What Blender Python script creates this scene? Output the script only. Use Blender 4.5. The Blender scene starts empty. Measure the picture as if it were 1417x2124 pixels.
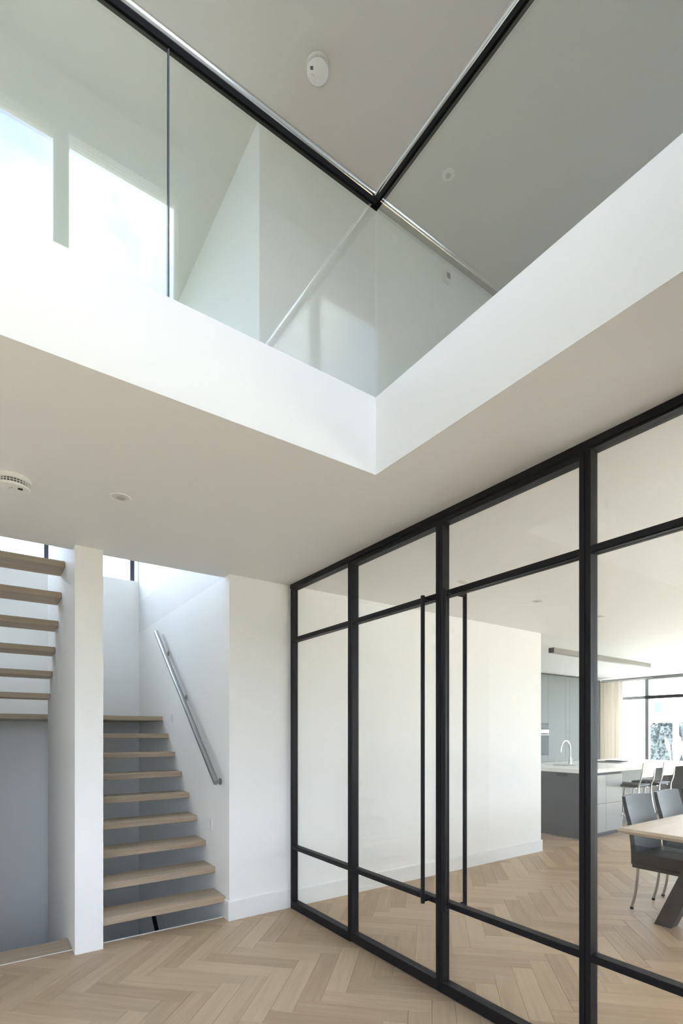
import bpy, bmesh, math, random
from mathutils import Vector, Matrix

random.seed(7)
S = bpy.context.scene
COL = S.collection
PI = math.pi

# ------------------------------------------------------------------ camera
W_PX, H_PX = 1417, 2124
F_PX, YAW, HORIZON, CAM_H = 1053.2, math.radians(34.984), 1520.8, 1.4067
cam_d = bpy.data.cameras.new('camera')
cam_d.sensor_fit = 'HORIZONTAL'
cam_d.sensor_width = 24.0
cam_d.lens = 24.0 * F_PX / W_PX
cam_d.shift_y = (HORIZON - H_PX / 2) / W_PX
cam_d.clip_start = 0.02
cam_d.clip_end = 400
cam = bpy.data.objects.new('camera', cam_d)
COL.objects.link(cam)
cam.location = (0, 0, CAM_H)
cam.rotation_euler = (PI / 2, 0, -YAW)
S.camera = cam

# ------------------------------------------------------------------ world: bright sky with soft clouds
SKY = 11.0
world = bpy.data.worlds.new('sky')
S.world = world
world.use_nodes = True
nt = world.node_tree
nt.nodes.clear()
w_out = nt.nodes.new('ShaderNodeOutputWorld')
w_bg = nt.nodes.new('ShaderNodeBackground')
w_tc = nt.nodes.new('ShaderNodeTexCoord')
w_n = nt.nodes.new('ShaderNodeTexNoise')
w_n.inputs['Scale'].default_value = 6.5
w_n.inputs['Detail'].default_value = 6
w_n.inputs['Roughness'].default_value = 0.55
w_r = nt.nodes.new('ShaderNodeValToRGB')
w_r.color_ramp.elements[0].position = 0.38
w_r.color_ramp.elements[0].color = (0.36, 0.51, 0.84, 1)
w_r.color_ramp.elements[1].position = 0.58
w_r.color_ramp.elements[1].color = (0.90, 0.95, 1.0, 1)
nt.links.new(w_tc.outputs['Generated'], w_n.inputs['Vector'])
nt.links.new(w_n.outputs['Fac'], w_r.inputs['Fac'])
nt.links.new(w_r.outputs['Color'], w_bg.inputs['Color'])
w_bg.inputs['Strength'].default_value = SKY
nt.links.new(w_bg.outputs['Background'], w_out.inputs['Surface'])

# sun behind thin cloud, from the left over the roof: it reaches the garden and terrace, not the rooms
sun_d = bpy.data.lights.new('sun', 'SUN')
sun_d.energy = 74.0
sun_d.angle = math.radians(4)
sun_d.color = (1.0, 0.98, 0.94)
sun = bpy.data.objects.new('sun', sun_d)
sun.location = (-20, 0, 30)
sun.rotation_euler = (0, math.radians(-32), 0)
COL.objects.link(sun)

# ------------------------------------------------------------------ view and sampling
S.view_settings.view_transform = 'Standard'
S.view_settings.look = 'None'
S.view_settings.exposure = 0.17
S.view_settings.gamma = 1.0
S.view_settings.use_curve_mapping = False
S.cycles.use_denoising = True
S.cycles.max_bounces = 14
S.cycles.diffuse_bounces = 8
S.cycles.glossy_bounces = 5
S.cycles.transparent_max_bounces = 32
S.cycles.caustics_reflective = False
S.cycles.caustics_refractive = False
S.cycles.sample_clamp_indirect = 12


def portal(name, loc, rot, sx, sy):
    """Sky portal in a window opening: gives no light of its own, only guides the sky's light."""
    l = bpy.data.lights.new(name, 'AREA')
    l.shape = 'RECTANGLE'
    l.size, l.size_y = sx, sy
    l.cycles.is_portal = True
    o = bpy.data.objects.new(name, l)
    o.location = loc
    o.rotation_euler = rot
    COL.objects.link(o)


# area lights point along local -Z
portal('portal_entrance', (0.43, -0.44, 4.70), (PI / 2, 0, 0), 1.75, 1.85)
portal('portal_gallery', (6.22, 1.7, 4.35), (0, PI / 2, 0), 0.95, 0.85)
portal('portal_porch', (-0.70, -0.44, 1.5), (PI / 2, 0, 0), 2.05, 1.85)
portal('portal_stairs', (0.09, 6.66, 4.53), (-PI / 2, 0, 0), 2.8, 2.65)
portal('portal_garden', (11.72, 1.2, 1.32), (0, PI / 2, 0), 2.6, 9.6)
portal('portal_terrace', (6.9, -3.95, 1.3), (PI / 2, 0, 0), 7.8, 2.5)

# ------------------------------------------------------------------ materials
M = {}


def newmat(name):
    m = bpy.data.materials.new(name)
    m.use_nodes = True
    t = m.node_tree
    b = t.nodes['Principled BSDF']
    M[name] = m
    return m, t, b


def paint(name, col, rough=0.6, bump=0.02, scale=180, spec=0.3):
    m, t, b = newmat(name)
    b.inputs['Base Color'].default_value = (*col, 1)
    b.inputs['Roughness'].default_value = rough
    b.inputs['Specular IOR Level'].default_value = spec
    tc = t.nodes.new('ShaderNodeTexCoord')
    n = t.nodes.new('ShaderNodeTexNoise')
    n.inputs['Scale'].default_value = scale
    n.inputs['Detail'].default_value = 3
    bp = t.nodes.new('ShaderNodeBump')
    bp.inputs['Strength'].default_value = bump
    bp.inputs['Distance'].default_value = 0.002
    t.links.new(tc.outputs['Object'], n.inputs['Vector'])
    t.links.new(n.outputs['Fac'], bp.inputs['Height'])
    t.links.new(bp.outputs['Normal'], b.inputs['Normal'])
    return m


def metal(name, col, rough, aniso=None):
    m, t, b = newmat(name)
    b.inputs['Base Color'].default_value = (*col, 1)
    b.inputs['Metallic'].default_value = 1
    b.inputs['Roughness'].default_value = rough
    tc = t.nodes.new('ShaderNodeTexCoord')
    n = t.nodes.new('ShaderNodeTexNoise')
    n.inputs['Scale'].default_value = 60
    mr = t.nodes.new('ShaderNodeMapRange')
    mr.inputs['To Min'].default_value = rough * 0.85
    mr.inputs['To Max'].default_value = rough * 1.2
    t.links.new(tc.outputs['Object'], n.inputs['Vector'])
    t.links.new(n.outputs['Fac'], mr.inputs['Value'])
    t.links.new(mr.outputs['Result'], b.inputs['Roughness'])
    return m


def wood(name, dark, light, gscale=1.0, rough=0.45, var=0.5, island=False):
    """Oak: grain runs along UV u; tone differs from piece to piece."""
    m, t, b = newmat(name)
    N, L = t.nodes.new, t.links.new
    uv = N('ShaderNodeUVMap')
    oi = N('ShaderNodeObjectInfo')
    geo = N('ShaderNodeNewGeometry')
    add = N('ShaderNodeMath'); add.operation = 'ADD'
    L(oi.outputs['Random'], add.inputs[0])
    L(geo.outputs['Random Per Island'], add.inputs[1])
    fr = N('ShaderNodeMath'); fr.operation = 'FRACT'
    L(add.outputs[0], fr.inputs[0])
    off = N('ShaderNodeCombineXYZ')
    k1 = N('ShaderNodeMath'); k1.operation = 'MULTIPLY'; k1.inputs[1].default_value = 37.0
    L(fr.outputs[0], k1.inputs[0])
    L(k1.outputs[0], off.inputs['X']); L(k1.outputs[0], off.inputs['Y']); L(k1.outputs[0], off.inputs['Z'])
    va = N('ShaderNodeVectorMath'); va.operation = 'ADD'
    L(uv.outputs['UV'], va.inputs[0]); L(off.outputs[0], va.inputs[1])
    mp = N('ShaderNodeMapping')
    mp.inputs['Scale'].default_value = (2.2 * gscale, 34 * gscale, 1)
    L(va.outputs[0], mp.inputs['Vector'])
    n1 = N('ShaderNodeTexNoise'); n1.inputs['Scale'].default_value = 1.0; n1.inputs['Detail'].default_value = 5
    n1.inputs['Distortion'].default_value = 0.6
    L(mp.outputs[0], n1.inputs['Vector'])
    mp2 = N('ShaderNodeMapping'); mp2.inputs['Scale'].default_value = (9 * gscale, 260 * gscale, 1)
    L(va.outputs[0], mp2.inputs['Vector'])
    n2 = N('ShaderNodeTexNoise'); n2.inputs['Scale'].default_value = 1.0; n2.inputs['Detail'].default_value = 2
    L(mp2.outputs[0], n2.inputs['Vector'])
    # factor = piece tone + broad grain + fine grain
    a1 = N('ShaderNodeMath'); a1.operation = 'MULTIPLY'; a1.inputs[1].default_value = var
    L(fr.outputs[0], a1.inputs[0])
    a2 = N('ShaderNodeMath'); a2.operation = 'MULTIPLY_ADD'; a2.inputs[1].default_value = 0.75
    L(n1.outputs['Fac'], a2.inputs[0]); L(a1.outputs[0], a2.inputs[2])
    a3 = N('ShaderNodeMath'); a3.operation = 'MULTIPLY_ADD'; a3.inputs[1].default_value = 0.22
    L(n2.outputs['Fac'], a3.inputs[0]); L(a2.outputs[0], a3.inputs[2])
    mr = N('ShaderNodeMapRange')
    mr.inputs['From Min'].default_value = 0.25
    mr.inputs['From Max'].default_value = 0.75 + var
    L(a3.outputs[0], mr.inputs['Value'])
    mix = N('ShaderNodeMix'); mix.data_type = 'RGBA'
    mix.inputs['A'].default_value = (*dark, 1)
    mix.inputs['B'].default_value = (*light, 1)
    L(mr.outputs[0], mix.inputs['Factor'])
    L(mix.outputs['Result'], b.inputs['Base Color'])
    b.inputs['Roughness'].default_value = rough
    b.inputs['Specular IOR Level'].default_value = 0.35
    bp = N('ShaderNodeBump'); bp.inputs['Strength'].default_value = 0.08; bp.inputs['Distance'].default_value = 0.001
    L(n2.outputs['Fac'], bp.inputs['Height']); L(bp.outputs['Normal'], b.inputs['Normal'])
    return m


def glass(name, tint, ior=1.47):
    m = bpy.data.materials.new(name)
    m.use_nodes = True
    t = m.node_tree
    t.nodes.clear()
    N, L = t.nodes.new, t.links.new
    out = N('ShaderNodeOutputMaterial')
    mix = N('ShaderNodeMixShader')
    tr = N('ShaderNodeBsdfTransparent'); tr.inputs['Color'].default_value = (*tint, 1)
    gl = N('ShaderNodeBsdfGlossy'); gl.inputs['Roughness'].default_value = 0.0
    gl.inputs['Color'].default_value = (1, 1, 1, 1)
    fr = N('ShaderNodeFresnel')
    geo = N('ShaderNodeNewGeometry')
    mr = N('ShaderNodeMapRange')          # the pane's far face reflects like its near face
    mr.inputs['To Min'].default_value = ior
    mr.inputs['To Max'].default_value = 1 / ior
    L(geo.outputs['Backfacing'], mr.inputs['Value'])
    L(mr.outputs[0], fr.inputs['IOR'])
    L(fr.outputs[0], mix.inputs['Fac'])
    L(tr.outputs[0], mix.inputs[1]); L(gl.outputs[0], mix.inputs[2])
    L(mix.outputs[0], out.inputs['Surface'])
    M[name] = m
    return m


paint('wall_paint', (0.87, 0.87, 0.865))
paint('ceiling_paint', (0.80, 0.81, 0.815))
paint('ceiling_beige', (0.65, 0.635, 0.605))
paint('white_lacquer', (0.82, 0.82, 0.82), rough=0.35, bump=0.0)
paint('white_plastic', (0.80, 0.80, 0.79), rough=0.4, bump=0.0)
paint('grey_plastic', (0.35, 0.35, 0.35), rough=0.5, bump=0.0)
paint('recess_shade_grey', (0.50, 0.49, 0.48), rough=0.3, bump=0.0)  # grey disc colour that paints the shade inside the downlight recess
paint('dark_slot', (0.03, 0.03, 0.03), rough=0.6, bump=0.0)
paint('black_steel', (0.013, 0.012, 0.0135), rough=0.45, bump=0.01, spec=0.18)
paint('gasket', (0.005, 0.005, 0.005), rough=0.6, bump=0.0, spec=0.08)
paint('window_frame_dark', (0.045, 0.055, 0.075), rough=0.4, bump=0.0)
paint('window_frame_hazed', (0.24, 0.25, 0.26), rough=0.4, bump=0.0)  # frame colour lightened to paint in the haze at the garden window
paint('concrete', (0.40, 0.40, 0.39), rough=0.8, bump=0.1, scale=30)
paint('cabinet_grey', (0.135, 0.142, 0.138), rough=0.45, bump=0.0)
paint('island_grey', (0.098, 0.097, 0.092), rough=0.4, bump=0.0)
paint('plinth_dark', (0.05, 0.05, 0.05), rough=0.6, bump=0.0)
paint('worktop_white', (0.82, 0.81, 0.79), rough=0.3, bump=0.0)
paint('leather_grey', (0.030, 0.029, 0.027), rough=0.45, bump=0.06, scale=400, spec=0.22)
paint('table_steel', (0.035, 0.034, 0.034), rough=0.4, bump=0.0)
paint('drawer_glare_grey', (0.27, 0.275, 0.27), rough=0.35, bump=0.0)  # paler than the island: glare on the fronts is put into the colour
paint('black_leather', (0.02, 0.02, 0.02), rough=0.4, bump=0.05, scale=400)
paint('oven_glass', (0.014, 0.014, 0.015), rough=0.3, bump=0.0, spec=0.25)
paint('light_bar', (0.27, 0.26, 0.24), rough=0.5, bump=0.0)
paint('diffuser_off', (0.72, 0.71, 0.69), rough=0.5, bump=0.0)
paint('terrace_bounce', (0.80, 0.745, 0.66), rough=0.8, bump=0.1, scale=8)
paint('ground_outside', (0.045, 0.055, 0.035), rough=0.9, bump=0.3, scale=3)
paint('render_white', (0.80, 0.80, 0.79), rough=0.8, bump=0.05)
paint('roof_tile', (0.20, 0.12, 0.09), rough=0.7, bump=0.2, scale=20)
paint('house_glass', (0.05, 0.06, 0.07), rough=0.1, bump=0.0)
paint('hedge_leaf', (0.024, 0.032, 0.037), rough=0.6, bump=0.2, scale=40)
paint('grass_plume', (0.72, 0.66, 0.52), rough=0.9, bump=0.1, scale=80)
paint('grass_blade', (0.30, 0.33, 0.16), rough=0.7, bump=0.0)
metal('stainless', (0.36, 0.365, 0.37), 0.33)
metal('polished_steel', (0.70, 0.70, 0.70), 0.13)
metal('chrome', (0.78, 0.78, 0.78), 0.08)
metal('steel_leg', (0.45, 0.43, 0.41), 0.25)
wood('oak_floor', (0.31, 0.220, 0.145), (0.535, 0.415, 0.295), 1.0, 0.42, 0.55)
wood('oak_tread', (0.30, 0.232, 0.168), (0.50, 0.405, 0.30), 1.0, 0.45, 0.12)
wood('oak_table', (0.44, 0.35, 0.25), (0.62, 0.52, 0.40), 0.8, 0.35, 0.1)
glass('clear_glass', (0.985, 0.99, 0.985))
glass('balustrade_glass', (0.955, 0.975, 0.96))
glass('window_glass', (0.97, 0.985, 0.98))
cm, ct, cb = newmat('curtain_linen')
cb.inputs['Base Color'].default_value = (0.80, 0.765, 0.71, 1)
cb.inputs['Roughness'].default_value = 0.9
_tr = ct.nodes.new('ShaderNodeBsdfTranslucent'); _tr.inputs['Color'].default_value = (0.86, 0.835, 0.79, 1)
_mx = ct.nodes.new('ShaderNodeMixShader'); _mx.inputs['Fac'].default_value = 0.4
ct.links.new(cb.outputs[0], _mx.inputs[1]); ct.links.new(_tr.outputs[0], _mx.inputs[2])
ct.links.new(_mx.outputs[0], ct.nodes['Material Output'].inputs['Surface'])

# ------------------------------------------------------------------ mesh helpers


def bx(bm, x0, x1, y0, y1, z0, z1):
    v = [bm.verts.new((x, y, z)) for z in (z0, z1) for y in (y0, y1) for x in (x0, x1)]
    for f in ((0, 2, 3, 1), (4, 5, 7, 6), (0, 1, 5, 4), (2, 6, 7, 3), (0, 4, 6, 2), (1, 3, 7, 5)):
        bm.faces.new([v[i] for i in f])
    return v


def prism(bm, poly, a0, a1, axis='x'):
    """Extrude a 2-D polygon along an axis. axis x: poly is (y,z); y: (x,z); z: (x,y)."""
    def P(p, a):
        return {'x': (a, p[0], p[1]), 'y': (p[0], a, p[1]), 'z': (p[0], p[1], a)}[axis]
    A = [bm.verts.new(P(p, a0)) for p in poly]
    B = [bm.verts.new(P(p, a1)) for p in poly]
    n = len(poly)
    bm.faces.new(A[::-1]); bm.faces.new(B)
    for i in range(n):
        bm.faces.new((A[i], A[(i + 1) % n], B[(i + 1) % n], B[i]))


def tube(bm, pts, r, seg=12, closed=False):
    pts = [Vector(p) for p in pts]
    rings = []
    n = len(pts)
    up = None
    for i, p in enumerate(pts):
        if closed:
            t = (pts[(i + 1) % n] - pts[i - 1]).normalized()
        else:
            t = (pts[min(i + 1, n - 1)] - pts[max(i - 1, 0)]).normalized()
        if up is None:
            up = Vector((0, 0, 1)) if abs(t.z) < 0.9 else Vector((1, 0, 0))
        u = (up - t * up.dot(t)).normalized()
        up = u
        w = t.cross(u)
        rr = r[i] if isinstance(r, (list, tuple)) else r
        rings.append([bm.verts.new(p + (u * math.cos(2 * PI * k / seg) + w * math.sin(2 * PI * k / seg)) * rr) for k in range(seg)])
    m = n if closed else n - 1
    for i in range(m):
        a, b = rings[i], rings[(i + 1) % n]
        for k in range(seg):
            bm.faces.new((a[k], a[(k + 1) % seg], b[(k + 1) % seg], b[k]))
    if not closed:
        bm.faces.new(rings[0][::-1]); bm.faces.new(rings[-1])


def lathe(bm, prof, c=(0, 0, 0), seg=40):
    """Revolve (r,z) profile about the z axis; ends with r=0 are closed as a point."""
    rings = []
    for r, z in prof:
        if r < 1e-6:
            rings.append([bm.verts.new((c[0], c[1], c[2] + z))])
        else:
            rings.append([bm.verts.new((c[0] + r * math.cos(2 * PI * k / seg), c[1] + r * math.sin(2 * PI * k / seg), c[2] + z)) for k in range(seg)])
    for a, b in zip(rings, rings[1:]):
        for k in range(seg):
            k2 = (k + 1) % seg
            if len(a) == 1 and len(b) == 1:
                continue
            if len(a) == 1:
                bm.faces.new((a[0], b[k2], b[k]))
            elif len(b) == 1:
                bm.faces.new((a[k], a[k2], b[0]))
            else:
                bm.faces.new((a[k], a[k2], b[k2], b[k]))


def smooth_curve(pts, n=8):
    """Catmull-Rom through the points."""
    P = [Vector(p) for p in pts]
    P = [2 * P[0] - P[1]] + P + [2 * P[-1] - P[-2]]
    out = []
    for i in range(1, len(P) - 2):
        for k in range(n):
            t = k / n
            a, b, c, d = P[i - 1], P[i], P[i + 1], P[i + 2]
            out.append(0.5 * ((2 * b) + (c - a) * t + (2 * a - 5 * b + 4 * c - d) * t * t + (3 * b - a - 3 * c + d) * t ** 3))
    out.append(P[-2])
    return out


def uv_world(me, length_axis):
    """UV in metres with u along the grain axis (0=x, 1=y, 2=z), chosen per face."""
    uv = me.uv_layers.new(name='UVMap')
    for p in me.polygons:
        n = p.normal
        o = [a for a in range(3) if a != length_axis]
        other = o[0] if abs(n[o[0]]) <= abs(n[o[1]]) else o[1]
        for li in p.loop_indices:
            co = me.vertices[me.loops[li].vertex_index].co
            uv.data[li].uv = (co[length_axis], co[other])


def wpos(o):
    p = Vector((0, 0, 0))
    while o:
        p += o.location
        o = o.parent
    return p


def obj(name, bm, mat, parent=None, world=True, bevel=0, seg=1, smooth=False, grain=None):
    """One mesh object. With world=True the bmesh holds world coordinates."""
    bmesh.ops.recalc_face_normals(bm, faces=bm.faces[:])
    if bevel:
        bmesh.ops.bevel(bm, geom=bm.edges[:], offset=bevel, segments=seg, affect='EDGES', profile=0.5)
    base = Vector((0, 0, 0))
    if world:
        if parent:
            base = wpos(parent)
        else:
            cs = [v.co for v in bm.verts]
            lo = [min(c[i] for c in cs) for i in range(3)]
            hi = [max(c[i] for c in cs) for i in range(3)]
            base = Vector(((lo[0] + hi[0]) / 2, (lo[1] + hi[1]) / 2, lo[2]))
        bmesh.ops.translate(bm, verts=bm.verts[:], vec=-base)
    me = bpy.data.meshes.new(name)
    bm.to_mesh(me)
    bm.free()
    if grain is not None:
        uv_world(me, grain)
    me.materials.append(M[mat])
    o = bpy.data.objects.new(name, me)
    COL.objects.link(o)
    if parent:
        o.parent = parent
    elif world:
        o.location = base
    if smooth:
        for p in me.polygons:
            p.use_smooth = True
        try:
            me.set_sharp_from_angle(angle=math.radians(40))
        except Exception:
            pass
    return o


def box(name, x0, x1, y0, y1, z0, z1, mat, parent=None, bevel=0, world=True, seg=1, grain=None):
    bm = bmesh.new()
    bx(bm, x0, x1, y0, y1, z0, z1)
    return obj(name, bm, mat, parent, world, bevel, seg, grain=grain)


def boxes(name, lst, mat, parent=None, bevel=0, world=True):
    bm = bmesh.new()
    for b in lst:
        bx(bm, *b)
    return obj(name, bm, mat, parent, world, bevel)


def thing(name, label, cat, loc=(0, 0, 0), rotz=0, group=None, kind=None):
    o = bpy.data.objects.new(name, None)
    o.empty_display_size = 0.1
    COL.objects.link(o)
    o.location = loc
    o.rotation_euler = (0, 0, rotz)
    o['label'] = label
    o['category'] = cat
    if group:
        o['group'] = group
    if kind:
        o['kind'] = kind
    return o


def tag(o, label, cat, group=None, kind=None):
    o['label'] = label
    o['category'] = cat
    if group:
        o['group'] = group
    if kind:
        o['kind'] = kind
    return o


def struct(o, label=None, cat=None):
    o['kind'] = 'structure'
    if label:
        o['label'] = label
    if cat:
        o['category'] = cat
    return o


def dup(root, loc, rotz=0, label=None, group=None):
    r = root.copy()
    COL.objects.link(r)
    r.location = loc
    r.rotation_euler = (0, 0, rotz)
    if label:
        r['label'] = label
    if group:
        r['group'] = group
    for ch in list(root.children):
        c = ch.copy()
        COL.objects.link(c)
        c.parent = r
        for g in list(ch.children):
            d = g.copy()
            COL.objects.link(d)
            d.parent = c
    return r


# ------------------------------------------------------------------ main dimensions (metres)
CEIL = 2.60          # underside of the floor slab
SLAB = 2.957         # top of the floor slab
TOP = 6.00           # upper ceiling
VX, VY = 1.474, 1.831      # corner of the void
WY = 3.603           # long wall, hall and living room
SX0, SX1, SX2 = 0.46, 0.625, 1.494   # stair partition (left, right face), stair side wall
SY = 3.708           # edge of stair opening
FY = 6.36            # facade inside face behind the stairs
GX = 2.008           # hall face of the black steel glazing
BY = -0.33           # back wall (entrance facade)
LX = -2.6            # hall left wall
BT = 0.10            # entrance facade panel thickness
KX = 11.35           # garden facade
KXE = 5.43           # end of long wall
CABY = 5.89          # kitchen tall cabinets
UX, UY = 1.672, 3.46  # upstairs wall corner
LY = -3.6            # terrace facade of living room

# ------------------------------------------------------------------ the setting
# ground outside
struct(boxes('ground', [(-60, LX - .2, -80, 80, -0.34, -0.30), (KX + .3, 120, -80, 80, -0.34, -0.30), (LX - .2, KX + .3, -80, LY - .3, -0.34, -0.30), (LX - .2, KX + .3, 6.9, 80, -0.34, -0.30),
    (LX - .2, GX, LY - .3, BY - .1, -0.34, -0.30)], 'ground_outside'), 'mown lawn outside the house', 'ground')

struct(boxes('terrace', [(KX + .3, 19.5, -8.6, 12, -0.30, -0.26), (3.2, KX + .3, -8.6, LY - .3, -0.30, -0.26)], 'terrace_bounce'), 'pale stone terrace added to bounce light into the living room', 'terrace')  # added pale paving, reflects light up to the living room ceiling

# floor: slab + oak herringbone planks
fl = boxes('floor', [(LX - .2, GX, BY - .1, SY, -0.30, -0.012), (GX, KX, LY, SY, -0.30, -0.012), (SX2 + .05, KX, SY, 6.75, -0.30, -0.012)], 'concrete')
struct(fl, 'oak herringbone parquet floor running through hall and living room', 'floor')

PW, PL = 0.1178, 0.577
e1 = Vector((1, -1)) / math.sqrt(2)
e2 = Vector((1, 1)) / math.sqrt(2)
P0 = Vector((0.932, 3.057))
ca, sa = math.cos(YAW), math.sin(YAW)


def to_px(x, y, z=0.0):
    dep = sa * x + ca * y
    r = ca * x - sa * y
    if dep < 0.15:
        return None
    return (W_PX / 2 + F_PX * r / dep, HORIZON - F_PX * (z - CAM_H) / dep)


def plank_mesh(poly, u_dir, c):
    """Thin board from a convex outline; joint edges chamfered. Local x = along the board."""
    v_dir = Vector((-u_dir.y, u_dir.x))
    loc = [Vector(((p - c).dot(u_dir), (p - c).dot(v_dir))) for p in poly]
    cen = sum(loc, Vector((0, 0))) / len(loc)
    g = 0.0004
    ins = 0.0016

    def shrink(p, d):
        q = p - cen
        return Vector((p.x - math.copysign(min(d, abs(q.x)), q.x), p.y - math.copysign(min(d, abs(q.y)), q.y)))
    ring = [[(p.x, p.y, z) for p in (shrink(q, d) for q in loc)] for z, d in ((-0.012, g), (-0.0013, g), (0, ins))]
    n = len(loc)
    verts = ring[0] + ring[1] + ring[2]
    faces = [tuple(range(n))[::-1], tuple(range(2 * n, 3 * n))]
    for a in (0, n):
        for i in range(n):
            j = (i + 1) % n
            faces.append((a + i, a + j, a + n + j, a + n + i))
    return verts, faces


def clip_y(poly, ymax):
    out = []
    for i, p in enumerate(poly):
        q = poly[(i + 1) % len(poly)]
        if p.y <= ymax:
            out.append(p)
        if (p.y <= ymax) != (q.y <= ymax):
            t = (ymax - p.y) / (q.y - p.y)
            out.append(p + (q - p) * t)
    return out


planks = []
for m_ in range(-8, 11):
    for n_ in range(-70, 110):
        o_ = P0 + Vector((n_ * PW * math.sqrt(2), -m_ * PL * math.sqrt(2)))
        for kind_ in (0, 1):
            if kind_ == 0:
                a, b, u = (0, 0), (PL, PW), e1
            else:
                a, b, u = (PL, PW - PL), (PL + PW, PW), e2
            poly = [o_ + e1 * i + e2 * j for i, j in ((a[0], a[1]), (b[0], a[1]), (b[0], b[1]), (a[0], b[1]))]
            c = sum(poly, Vector((0, 0))) / 4
            if not (LX + 0.3 < c.x < KX - .2 and LY + 0.4 < c.y < CABY + 0.2):
                continue
            if c.y > 3.95 and c.x < 5.2:
                continue
            pl2 = poly
            full = True
            if c.x < 1.85:
                pl2 = clip_y(poly, SY - 0.006)
                full = len(pl2) == 4 and all((x - y).length < 1e-6 for x, y in zip(pl2, poly))
                if len(pl2) < 3:
                    continue
            # size in the picture
            q = [to_px(p.x, p.y) for p in pl2]
            area = 0
            if all(q):
                q = [(min(max(x, 0), W_PX), min(max(y, 0), H_PX)) for x, y in q]
                area = abs(sum(q[i][0] * q[(i + 1) % len(q)][1] - q[(i + 1) % len(q)][0] * q[i][1] for i in range(len(q)))) / 2
            planks.append((area, c, u, pl2, full))
planks.sort(key=lambda p: -p[0])
shared = None
rest_v, rest_f, rest_uv = [], [], []
for i, (area, c, u, poly, full) in enumerate(planks):
    verts, faces = plank_mesh(poly, u, c)
    if i < 300 and area > 0:
        if full and shared is not None:
            me = shared
        else:
            me = bpy.data.meshes.new('plank')
            me.from_pydata(verts, [], faces)
            me.update()
            uv_world(me, 0)
            me.materials.append(M['oak_floor'])
            if full:
                shared = me
        o = bpy.data.objects.new('plank', me)
        COL.objects.link(o)
        o.parent = fl
        fl_w = wpos(fl)
        o.location = (c.x - fl_w.x, c.y - fl_w.y, -fl_w.z)
        o.rotation_euler = (0, 0, math.atan2(u.y, u.x))
    else:
        vd = Vector((-u.y, u.x))
        k = len(rest_v)
        for (x, y, z) in verts:
            p = c + u * x + vd * y
            rest_v.append((p.x, p.y, z))
            rest_uv.append((x, y))
        rest_f += [tuple(k + q for q in f) for f in faces]
me = bpy.data.meshes.new('plank_field')
flw = wpos(fl)
me.from_pydata([(x - flw.x, y - flw.y, z - flw.z) for x, y, z in rest_v], [], rest_f)
me.update()
uvl = me.uv_layers.new(name='UVMap')
for lp in me.loops:
    uvl.data[lp.index].uv = rest_uv[lp.vertex_index]
me.materials.append(M['oak_floor'])
o = bpy.data.objects.new('plank_field', me)
COL.objects.link(o)
o.parent = fl
o['kind'] = 'stuff'

# floor slab above with the void and the stair opening
struct(boxes('ceiling', [
    (LX - .2, VX, VY, SY, CEIL, SLAB), (LX - .2, -0.41, SY, FY, CEIL, SLAB),
    (VX, KX + .1, LY - .3, SY, CEIL, SLAB),
    (SX2, KX + .1, SY, 6.9, CEIL, SLAB)], 'ceiling_paint'), 'white plastered ceiling and slab edge around the void', 'ceiling')
struct(boxes('floor_upper', [(LX, VX - .06, VY + .06, SY - .05, SLAB, SLAB + .012), (VX + .06, 6.0, BY, UY, SLAB, SLAB + .012)], 'oak_floor'), 'oak floor of the upstairs gallery', 'floor')
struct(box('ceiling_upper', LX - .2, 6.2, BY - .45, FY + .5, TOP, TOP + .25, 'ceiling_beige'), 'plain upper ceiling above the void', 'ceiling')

# walls
struct(box('wall_stairs', SX2, KXE, WY, FY + .4, -2.7, CEIL, 'wall_paint'), 'long white wall between stairs and living room', 'wall')
struct(box('wall_partition', SX0, SX1, WY, 5.33, -2.7, SLAB, 'wall_paint'), 'white wall pier between the two stair flights', 'wall')
struct(boxes('wall_facade', [
    (LX - .2, SX2, FY, FY + .36, -2.7, 3.215),
    (LX - .2, -1.3, FY, FY + .36, 3.215, TOP),
    (-1.3, 1.478, FY, FY + .36, 5.85, TOP),
    (1.478, UX + .1, FY, FY + .36, 3.215, TOP)], 'wall_paint'), 'white facade wall behind the stairs', 'wall')
struct(boxes('wall_left', [
    (LX - .2, LX, BY - BT, WY + .15, 0, TOP),
    (LX, -0.41, WY, WY + .15, 0, CEIL),
    (-0.56, -0.41, WY + .15, FY, -2.7, CEIL), (LX - .2, LX, WY + .15, FY, CEIL, TOP)], 'wall_paint'), 'white walls left of the stairs', 'wall')
struct(boxes('wall_upper', [
    (UX, 6.0, UY, FY + .3, SLAB, TOP),
    (6.0, 6.2, BY, 1.3, SLAB, TOP), (6.0, 6.2, 2.1, UY, SLAB, TOP), (6.0, 6.2, 1.3, 2.1, SLAB, 3.9), (6.0, 6.2, 1.3, 2.1, 4.8, TOP),
    (SX2, UX, SY, FY, SLAB, 4.3)], 'wall_paint'), 'white upstairs walls around the gallery', 'wall')
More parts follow.
